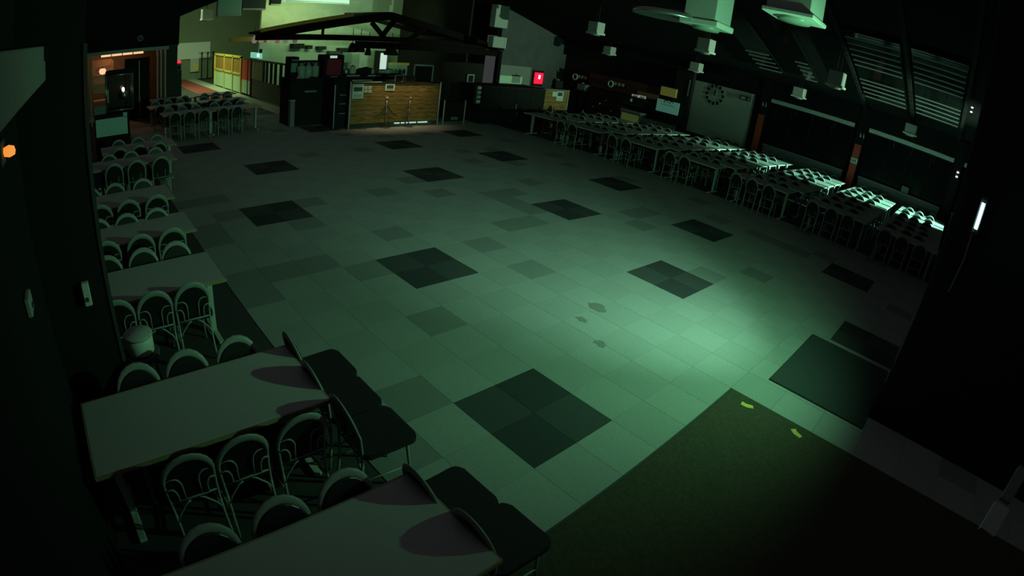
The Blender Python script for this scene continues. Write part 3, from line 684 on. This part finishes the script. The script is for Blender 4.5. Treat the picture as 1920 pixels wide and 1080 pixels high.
for y in (-.3, .25, .9): MB().tube([(-.05, y, 0), (-.05, y, z0)], .02, 6).obj('foot', grey, wc)
def pinned(pxa, pya, pxb, pyb, label, cat, rows, darkblock=None, X=CT+.01):
    a, b2 = onx(pxa, pya, X), onx(pxb, pyb, X); t = thing('pinned_paper' if cat == 'paper' else 'poster', label, cat, (X, (a.y+b2.y)/2, (a.z+b2.z)/2)); w_, h_ = (b2.y-a.y), (a.z-b2.z)
    B((0, -w_/2, -h_/2), (.006, w_/2, h_/2)).obj('sheet', paper, t)
    if darkblock: u0, v0, u1, v1 = darkblock; B((.006, -w_/2+u0*w_, h_/2-v1*h_), (.008, -w_/2+u1*w_, h_/2-v0*h_)).obj('picture', mat('print_dark', (.05, .09, .09), .7), t)
    for r in rows: B((.006, -w_*.38, h_/2-r*h_-.012), (.008, w_*.38, h_/2-r*h_+.006)).obj('print_line', mat('print_grey', (.3, .38, .36), .7), t)
    return t
pinned(661.5, 158, 680.5, 184.5, 'tall pale poster with a dark picture on the wood counter', 'poster', (.08, .72, .8, .88), (.12, .2, .88, .5))
for i, (xa, ya) in enumerate(((682.5, 161.5), (690.5, 161.5), (682.5, 168.5), (690.5, 168.5))):
    pinned(xa, ya, xa+6.2, ya+5.2, 'small white card, %s of four on the wood counter' % ['upper left', 'upper right', 'lower left', 'lower right'][i], 'paper', (.5,))
pinned(723, 157, 739.5, 170, 'white card with blue grey print at the middle of the wood counter', 'paper', (.85,), (.15, .2, .85, .7))
# rope stanchions
def stanchion(px, pyb, lab):
    p = onz(px, pyb, 0); t = thing('rope_stanchion', lab, 'stanchion', (p.x, p.y, 0), 0, 'rope stanchions before the wood counter')
    MB().lathe([(.16, 0), (.16, .02), (.03, .04)], n=18).obj('base', char_, t); MB().tube([(0, 0, .03), (0, 0, .92)], .022, 8).obj('post', steel, t); MB().lathe([(.03, .92), (.045, .94), (.03, .985), (0, .99)], n=12).obj('knob', pale, t); return p
sp = [stanchion(*v) for v in ((678, 241, 'rope stanchion nearest the left end of the wood counter'), (722, 239.5, 'middle rope stanchion before the wood counter'), (765, 237.5, 'right rope stanchion before the wood counter'))]
for i in range(2):
    a, b2 = sp[i], sp[i+1]; P = [(a.lerp(b2, t/12).x, a.lerp(b2, t/12).y, .80-.42*(1-(2*t/12-1)**2)) for t in range(13)]
    tag(MB().tube(P, .02, 6).obj('barrier_rope', mat('rope_brown', (.12, .09, .03), .8)), '%s drooping rope between stanchions at the wood counter' % ['left', 'right'][i], 'rope')
# glowing strip added for the kitchen light seen below the counter
ul = thing('kitchen_spill_strip', 'glowing teal strip standing for kitchen light under the wood counter', 'lamp', onx(768, 229, -12.5)); a, b_ = onx(738, 229, -12.5), onx(803, 229, -12.5)
for q in range(3): B((-.03, a.y-ul.location.y+(b_.y-a.y)*q/3+.04, -.03), (.0, a.y-ul.location.y+(b_.y-a.y)*(q+1)/3-.04, .05)).obj('segment', glow('under_glow', (.5, .9, .75), .75), ul)
# registers on the counter
for (pa, lab) in (((741, 140, 757, 157), 'left register screen with a pale bezel on the wood counter'), ((760, 141, 778, 158), 'right register screen on the wood counter')):
    def ex(t, w_, h_): B((0, -w_*.38, h_*.2), (.01, w_*.38, h_*.88)).obj('screen', black, t); B((-.05, -w_*.15, -.02), (.0, w_*.15, .06)).obj('stand', char_, t)
    PB('register_screen', lab, 'screen', -12.25, *pa, .05, grey if 'left' in lab else char_, 'bezel', ex)
tag(MB().lathe([(0, -.02), (.02, 0), (0, .02)], onx(753.5, 153.5, -12.2), 8).obj('status_light', glow('led_red', (1, .1, .1), 2.0)), 'tiny red status light between the register screens', 'light')
# dark counters left of the wood counter
cz = onx(545, 150, -13.2).z-.005
def dark_counter(name, lab, X, pa, extra=None): return PB(name, lab, 'counter', X, *pa, .9, black, 'body', extra, 0.0)
def ex1(t, w_, h_): B((-.92, -w_/2-.02, h_), (.03, w_/2+.02, h_+.03)).obj('worktop', dark, t); B((.0, -w_*.2, h_*.72), (.02, w_*.05, h_*.76)).obj('drawer_handle', steel, t); B((.0, w_*.24, h_*.5), (.015, w_*.26, h_*.62)).obj('door_handle', grey, t)
dark_counter('service_counter', 'black service counter left of the wood counter', -13.2, (545, 150, 629, 226), ex1)
def ex2(t, w_, h_):
    MB().tube([(.02, -w_/2, 0), (.02, -w_/2, h_*.9)], .02, 6).obj('pole', pale, t)
    for q in (.3, .5, .68): B((.0, -w_*.2, h_*q), (.02, w_*.25, h_*q+.03)).obj('shelf_edge', grey, t)
dark_counter('shelf_counter', 'dark shelved counter touching the left end of the wood counter', -12.3, (629, 150, 656, 233), ex2)
PB('waste_bin', 'small pale bin at the foot of the black service counter', 'bin', -13.1, 545, 190, 553, 205, .2, grey, 'body', lambda t, w_, h_: B((-.21, -w_*.55, h_), (.01, w_*.55, h_+.03)).obj('lid', pale, t), 0.0)
PB('cutlery_tray', 'bright metal tray on the black service counter', 'tray', -13.25, 557, 147, 582, 152, .25, steel, 'tray', lambda t, w_, h_: [B((-.2, -w_*.4+q*w_*.28, h_), (-.05, -w_*.2+q*w_*.28, h_+.03)).obj('slot', pale, t) for q in range(3)], cz+.035)
# machines on the counter
def jar_set(base_px, lab, n, X, z):
    for q in range(n):
        p = onx(base_px[0]+q*base_px[1], 118, X); t = thing('glass_jar', lab[q], 'jar', (X, p.y, z), 0, 'jars on the black service counter')
        MB().lathe([(.10, 0), (.12, .03), (.12, .33), (.07, .38)], n=14).obj('body', mat('jar_glass', (.4, .5, .42), .1, spec=.8), t); MB().lathe([(.08, .38), (.08, .44), (.0, .45)], n=14).obj('lid', steel, t)

jar_set((566, 13), ['glass jar, first from the left on the black service counter', 'glass jar, second from the left on the black service counter', 'glass jar, third from the left on the black service counter'], 3, -13.5, cz+.05)
def exm(t, w_, h_): B((0, -w_*.35, h_*.1), (.02, w_*.35, h_*.8)).obj('red_front', mat('crimson_front', (.32, .02, .05), .5), t); B((.02, -w_*.22, h_*.86), (.03, w_*.12, h_*.97)).obj('bright_label', glow('label_white', (.8, .95, .9), .5), t); B((.0, -w_*.2, .0), (.12, w_*.15, .04)).obj('drip_tray', steel, t)
PB('drink_machine', 'dark drinks machine with a red front on the counter', 'machine', -13.4, 608, 103, 644, 137, .5, black, 'body', exm, cz+.04)
def exk(t, w_, h_): B((0, -w_*.4, h_*.25), (.015, w_*.4, h_*.7)).obj('front_panel', mat('green_steel', (.3, .45, .36), .3, .4), t); [MB().lathe([(.02, 0), (.02, .05)], (.03, -w_*.3+q*w_*.2, h_*.8), 8).obj('knob', pale, t) for q in range(4)]
PB('coffee_machine', 'dark coffee machine with chrome knobs left of the drinks machine', 'machine', -13.7, 545, 107, 560, 134, .45, black, 'body', exk, cz+.04)
PB('juice_machine', 'black machine with a green tinted panel behind the jars', 'machine', -13.72, 563, 114, 600, 134, .3, dark, 'body', exk, cz+.04)
# kitchen fittings against the lit wall
for (pa, lab, m_) in (((549, 82, 571, 91), 'wide dark shelf box high on the kitchen wall', black), ((577, 85, 586, 92), 'narrow brown box beside the wide shelf box', brown), ((597, 87, 612, 93), 'dark vent box on the kitchen wall', dark), ((618, 96, 640, 103), 'long dark hood box over the drinks machine', char_), ((637, 90, 657, 98), 'short dark box above the grey cupboard', dark), ((643, 98, 658, 118), 'grey green cupboard on the kitchen wall', mat('cupboard_green', (.22, .3, .26), .7))):
    PB('wall_unit', lab, 'cabinet', -20.6, *pa, .35, m_, 'carcass', lambda t, w_, h_: [B((0, -w_*.48+q*w_*.49, h_*.05), (.02, -w_*.48+q*w_*.49+w_*.46, h_*.95)).obj('door', m_, t) for q in range(2)])
def exd(t, w_, h_): B((.0, -w_*.1, h_*.58), (.03, w_*.42, h_*.95)).obj('lit_pane', glow('pane_white', (.75, .85, .85), .55), t); B((.02, w_*.38, h_*.05), (.05, w_*.45, h_*.3)).obj('handle', pale, t)
PB('kitchen_door', 'dark kitchen door with a bright white pane', 'door', -20.4, 705, 95, 724, 140, .1, black, 'leaf', exd, 0.0)
for (px, py, lab, s_) in ((660, 92, 'dark red pendant lamp over the kitchen, left of two', .2), (675, 92, 'dark red pendant lamp over the kitchen, right of two', .2), (690, 98, 'small dark pendant hanging before the lit kitchen wall', .13), (733, 98, 'black wide pendant lamp right of the kitchen door', .3)):
    p = onx(px, py, -16.5); t = thing('pendant_lamp', lab, 'lamp', p); MB().lathe([(.04, .25), (s_*.5, .2), (s_, -.05), (s_*.95, -.12), (.05, -.1)], n=16).obj('shade', mat('shade_red', (.08, .012, .012), .5) if 'red' in lab else black, t); MB().tube([(0, 0, .24), (0, 0, .8)], .015, 5).obj('cord', dark, t)
# cookware along the pass
pz = onx(690, 141, -14.6).z
PB('pass_shelf', 'long dark pass shelf before the lit kitchen wall', 'shelf', -14.5, 640, 139, 756, 150, .5, black, 'body', lambda t, w_, h_: [B((.0, -w_*.42+q*w_*.33, h_*.6), (.02, -w_*.42+q*w_*.33+w_*.2, h_*.85)).obj('bright_strip', pale, t) for q in range(3)])
for q, (px, r, h, lab) in enumerate(((648, .14, .22, 'round steel pot at the left end of the pass shelf'), (660, .10, .3, 'tall pale canister on the pass shelf'), (675, .16, .2, 'dark pot beside the tall canister'), (686, .2, .24, 'wide dark pan in the middle of the pass shelf'), (696, .1, .2, 'small pale tin beside the wide pan'), (716, .12, .16, 'white bowl before the kitchen door'), (727, .13, .2, 'pale jug right of the white bowl'))):
    p = onx(px, 140, -14.7); t = thing('kitchen_pot', lab, 'pot', (p.x, p.y, pz)); MB().lathe([(r*.85, 0), (r, .02), (r, h), (r*.9, h+.01)], n=16).obj('body', (dark if 'dark' in lab else steel if 'steel' in lab else white), t); MB().lathe([(r*.92, h+.01), (r*.3, h+.05), (0, h+.06)], n=16).obj('lid', (black if 'dark' in lab else grey), t)
# serving hatch and rail frames right of the kitchen
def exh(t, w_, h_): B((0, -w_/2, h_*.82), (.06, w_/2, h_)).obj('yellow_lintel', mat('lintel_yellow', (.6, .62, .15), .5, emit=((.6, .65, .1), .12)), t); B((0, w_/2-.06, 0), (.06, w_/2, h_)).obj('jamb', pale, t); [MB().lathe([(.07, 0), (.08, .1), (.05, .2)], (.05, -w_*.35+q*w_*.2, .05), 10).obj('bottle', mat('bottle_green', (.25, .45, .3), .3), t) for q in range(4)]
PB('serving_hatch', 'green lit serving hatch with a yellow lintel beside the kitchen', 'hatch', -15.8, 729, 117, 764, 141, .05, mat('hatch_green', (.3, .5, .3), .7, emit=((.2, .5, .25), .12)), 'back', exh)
def rail_frame(pa, lab, X):
    a, b2 = onx(pa[0], pa[1], X), onx(pa[2], pa[3], X); t = thing('metal_frame', lab, 'frame', (X, (a.y+b2.y)/2, b2.z)); w_, h_ = b2.y-a.y, a.z-b2.z
    for y in (-w_/2, w_/2): MB().tube([(0, y, -b2.z), (0, y, h_)], .03, 8).obj('post', pale, t)
    MB().tube([(0, -w_/2, h_), (0, w_/2, h_)], .03, 8).obj('top_rail', white, t); MB().box((-.02, -w_/2, -.6), (-.01, w_/2, h_*.95)).obj('panel', brown, t)
rail_frame((778, 122, 810, 148), 'pale pipe frame with a bright top rail right of the hatch', -13.4)
rail_frame((835, 130, 866, 152), 'dim pipe frame with brown panel near the framed picture', -13.4)
fp = PB('picture_frame', 'small pale framed picture on the dark wall right of the counter', 'picture', -13.2, 877, 139, 888.5, 156, .04, pale, 'frame', lambda t, w_, h_: B((0, -w_*.33, h_*.14), (.008, w_*.33, h_*.86)).obj('picture', dark, t))
tag(MB().box((-13.36, onx(826, 140, -13.36).y, 0), (-13.3, onx(903, 140, -13.36).y, 2.12)).obj('dark_screen', brown), 'dark brown screen wall right of the wood counter', 'screen')
PB('brochure_rack', 'bright narrow brochure rack standing right of the dark gate', 'rack', -12.1, 895, 160, 912, 196, .15, char_, 'back', lambda t, w_, h_: [B((0, -w_*.45, h_*(.08+q*.24)), (.03, w_*.45, h_*(.08+q*.24)+h_*.15)).obj('brochure', paper if q in (0, 3) else pale, t) for q in range(4)])
gt = thing('panel_gate', 'dark panel gate between two pale poles right of the wood counter', 'gate', (-12.0, (onz(822, 232).y+onz(879, 236).y)/2, 0)); hw = (onz(879, 236).y-onz(822, 232).y)/2
for y in (-hw, hw): MB().tube([(0, y, 0), (0, y, .86)], .025, 8).obj('pole', pale, gt)
B((-.03, -hw+.04, .12), (.0, hw-.04, .8)).obj('panel', black, gt); B((.0, -.12, .17), (.006, .18, .27)).obj('label_plate', grey, gt)
tag(B(onx(812, 195, -12.2)-Vector((.1, 0, .1)), onx(822, 212, -12.2), .01).obj('paper_box', grey), 'small grey box beside the right end of the wood counter', 'box')
# black bar and right wood panel
def exb(t, w_, h_): B((-1.2, -w_/2-.02, h_), (.03, w_/2+.02, h_+.04)).obj('bar_top', dark, t); [B((0, -w_/2+q*w_/4+.02, .1), (.015, -w_/2+(q+1)*w_/4-.02, h_-.06)).obj('front_panel', black, t) for q in range(4)]; B((.015, w_*.02, h_*.42), (.04, w_*.03, h_*.55)).obj('handle', grey, t)
PB('bar_counter', 'long black bar counter before the far grey wall', 'counter', -12.0, 906, 163, 1014, 236, 1.2, black, 'body', exb, 0.0)
def exw(t, w_, h_):
    for q in range(8): B((.0, -w_/2+.01, q*h_/8+.003), (.025+random.uniform(-.003, .003), w_/2-.01, (q+1)*h_/8-.003)).obj('plank', plank, t)
    MB().tube([(.03, w_/2+.02, 0), (.03, w_/2+.02, h_+.04)], .025, 8).obj('pole', pale, t); B((-.3, -w_/2, h_), (.03, w_/2, h_+.03)).obj('counter_top', grey, t)
PB('plank_counter', 'short wood plank counter front beyond the black bar', 'counter', -12.2, 1018, 167, 1056, 232, .05, brown, 'backing', exw, 0.0)
pinned(1045, 171, 1054.5, 189.5, 'pale poster on the short wood counter front', 'poster', (.75, .85), (.15, .1, .85, .5), -12.165)
pinned(1036.5, 172, 1044, 181, 'white cards pinned beside the poster on the short wood front', 'paper', (.5,), None, -12.165)
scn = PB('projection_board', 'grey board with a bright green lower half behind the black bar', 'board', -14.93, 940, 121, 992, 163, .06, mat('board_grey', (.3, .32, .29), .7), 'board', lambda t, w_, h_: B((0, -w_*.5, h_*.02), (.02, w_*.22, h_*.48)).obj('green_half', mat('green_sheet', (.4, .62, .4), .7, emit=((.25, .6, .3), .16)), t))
es = PB('exit_sign', 'glowing red exit sign on the far grey wall', 'sign', -14.85, 1005, 136, 1017, 158, .08, glow('exit_red', (1.0, .01, .05), 1.1), 'light_box', lambda t, w_, h_: [B((0, -w_*.12, h_*.45), (.01, w_*.12, h_*.8)).obj('symbol', glow('exit_white', (1, .7, .75), 1.5), t), B((-.12, -w_*.65, -.12), (-.08, w_*.65, h_+.1)).obj('back_plate', black, t)])
PB('dark_urn', 'dark urn with a bright knob on the short wood counter', 'urn', -12.35, 1043, 151, 1055, 166, .2, black, 'body', lambda t, w_, h_: MB().lathe([(.02, 0), (.04, .03), (0, .07)], (-.1, 0, h_), 10).obj('knob', pale, t))

# ================================================================ FOOD STALL on the right wall (y about 17.4)
def PY(name, label, cat, Y, pxa, pya, pxb, pyb, dp, m_, part='body', extra=None, zb=None):
    a, b2 = ony(pxa, pya, Y), ony(pxb, pyb, Y)
    if zb is not None: b2.z = zb
    t = thing(name, label, cat, ((a.x+b2.x)/2, Y, b2.z)); w_, h_ = abs(b2.x-a.x), a.z-b2.z
    B((-w_/2, 0, 0), (w_/2, dp, h_), min(.012, dp*.2)).obj(part, m_, t)
    if extra: extra(t, w_, h_)
    return t
PY('stall_fascia', 'dark red fascia band over the food stall', 'fascia', 17.5, 1106, 136, 1232, 190, .1, mat('fascia_red', (.10, .025, .03), .7), 'board', lambda t, w_, h_: B((w_*.22, -.02, h_*.1), (w_*.5, 0, h_*.42)).obj('amber_stripe', mat('amber_board', (.25, .15, .06), .7), t))
def exs(t, w_, h_):
    MB().tube([(-w_*.36+.13*math.cos(a*PI/8), -.01, h_*.55+.13*math.sin(a*PI/8)) for a in range(17)], .035, 6).obj('logo_ring', white, t)
    for q in range(3): B((-w_*.12+q*w_*.2-.06, -.015, h_*.42), (-w_*.12+q*w_*.2+.06, 0, h_*.42+.14)).obj('icon_square', pale, t)
PY('stall_sign', 'black sign board with a white ring and three square icons on the red fascia', 'sign', 17.35, 1141, 153, 1175, 167.5, .05, black, 'board', exs)
PY('stall_sign', 'black sign board with a small white ring left of the red fascia', 'sign', 17.5, 1075, 140, 1104, 153, .05, black, 'board', exs)
def exp_(t, w_, h_): [B((-w_*.3, -.006, h_*v), (w_*.3, 0, h_*v+.03)).obj('print_line', mat('print_grey', (.3, .38, .36), .7), t) for v in (.25, .45, .65)]
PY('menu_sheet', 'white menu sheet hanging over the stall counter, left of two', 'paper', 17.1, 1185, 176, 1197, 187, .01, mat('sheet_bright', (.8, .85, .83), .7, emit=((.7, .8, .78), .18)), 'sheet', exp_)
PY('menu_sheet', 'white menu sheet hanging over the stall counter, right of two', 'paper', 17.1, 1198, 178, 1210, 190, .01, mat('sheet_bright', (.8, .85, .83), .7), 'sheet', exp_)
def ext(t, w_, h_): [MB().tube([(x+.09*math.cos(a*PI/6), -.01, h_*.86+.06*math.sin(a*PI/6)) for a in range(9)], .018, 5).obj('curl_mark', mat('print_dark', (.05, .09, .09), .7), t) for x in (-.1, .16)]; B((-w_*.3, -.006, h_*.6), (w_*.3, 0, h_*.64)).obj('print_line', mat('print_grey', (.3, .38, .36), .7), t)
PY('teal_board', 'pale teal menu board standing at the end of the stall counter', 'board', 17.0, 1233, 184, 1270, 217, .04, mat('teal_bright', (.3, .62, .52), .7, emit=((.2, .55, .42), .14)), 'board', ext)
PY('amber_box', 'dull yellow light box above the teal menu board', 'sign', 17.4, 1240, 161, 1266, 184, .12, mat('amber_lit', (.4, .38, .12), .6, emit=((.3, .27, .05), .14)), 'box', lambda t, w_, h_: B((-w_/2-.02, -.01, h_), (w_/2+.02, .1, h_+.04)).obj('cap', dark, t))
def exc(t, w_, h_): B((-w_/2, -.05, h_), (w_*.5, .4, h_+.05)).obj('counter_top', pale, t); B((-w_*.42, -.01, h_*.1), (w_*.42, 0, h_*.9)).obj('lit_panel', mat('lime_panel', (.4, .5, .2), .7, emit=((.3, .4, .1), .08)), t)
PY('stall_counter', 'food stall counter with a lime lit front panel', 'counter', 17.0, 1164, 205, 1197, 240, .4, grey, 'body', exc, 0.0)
def exf(t, w_, h_): [B((-w_/2+q*w_/14+.01, -.03, .03), (-w_/2+(q+1)*w_/14-.02, 0, h_-.03)).obj('slat', grey, t) for q in range(14)]
PY('slatted_front', 'grey slatted counter front below the teal menu board', 'counter', 17.05, 1199, 217, 1266, 245, .4, dark, 'body', exf, 0.0)
PY('glass_case', 'dark glass food case on the stall counter', 'cabinet', 17.05, 1166, 176, 1230, 210, .5, black, 'body', lambda t, w_, h_: [B((-w_*.5, -.02, h_*v), (w_*.5 if v > .5 else w_*.1, 0, h_*v+.04)).obj('shelf_edge', char_, t) for v in (.1, .4, .72)]+[MB().lathe([(.05, 0), (.06, .1), (.03, .14)], (-w_*.2, -.05, h_*.42), 10).obj('cup', pale, t)])
PY('stall_cabinet', 'dark red cabinet with small steel fittings at the left of the stall', 'cabinet', 17.3, 1106, 165, 1160, 235, .5, mat('stall_dark', (.05, .018, .02), .7), 'body', lambda t, w_, h_: [MB().lathe([(.05, 0), (.06, .08), (.02, .12)], (-w_*.3+q*w_*.18, -.06, h_*(.45+.13*(q % 3))), 10).obj('fitting', steel, t) for q in range(4)], 0.0)
PY('juice_urn', 'small steel urn below the ring sign at the far corner', 'urn', 17.2, 1083, 156, 1096, 170, .3, grey, 'body', lambda t, w_, h_: [MB().lathe([(.05, 0), (.08, .05), (0, .1)], (0, .1, h_), 10).obj('lid', steel, t), B((-w_*.8, -.05, -.06), (w_*.8, .35, 0)).obj('shelf', dark, t), MB().box((-.05, .1, -1.2), (.05, .2, -.06)).obj('pedestal', dark, t)])
p = onz(1081, 205, .83); far_chair('lone hooped chair on the far side of the table by the short wood counter', 'chairs before the windows', (p.x, p.y, 0), PI*.75)
PY('wall_post', 'dark post with a small bright fitting between stall and clock wall', 'post', 17.5, 1270, 130, 1283, 240, .2, dark, 'post', lambda t, w_, h_: [B((-w_*.6, -.05, h_*.70), (-w_*.3, 0, h_*.75)).obj('fitting', white, t), B((w_*.3, -.03, h_*.68), (w_*.36, 0, h_*.9)).obj('conduit', grey, t)], 0.0)
for (px, py, lab) in ((1433, 196, 'pair of small white hooks at the top of the column by the clock wall'), (1616, 254, 'pair of small white hooks at the top of the plated red column')):
    p = ony(px, py, 17.75); t = thing('wall_hook', lab, 'hook', p)
    for q in (-.06, .06): MB().tube([(q, 0, .09), (q+.02, -.04, .0), (q+.03, -.02, -.07)], .02, 6).obj('hook', white, t)
    B((-.1, .0, -.03), (.12, .05, .03)).obj('plate', dark, t)
p = ony(1697, 355, 17.86); tag(B((p.x-.14, 17.82, 1.111), (p.x+.14, 17.9, p.z+.1), .01).obj('control_box', grey), 'small grey control box on the ledge below the right window', 'box')
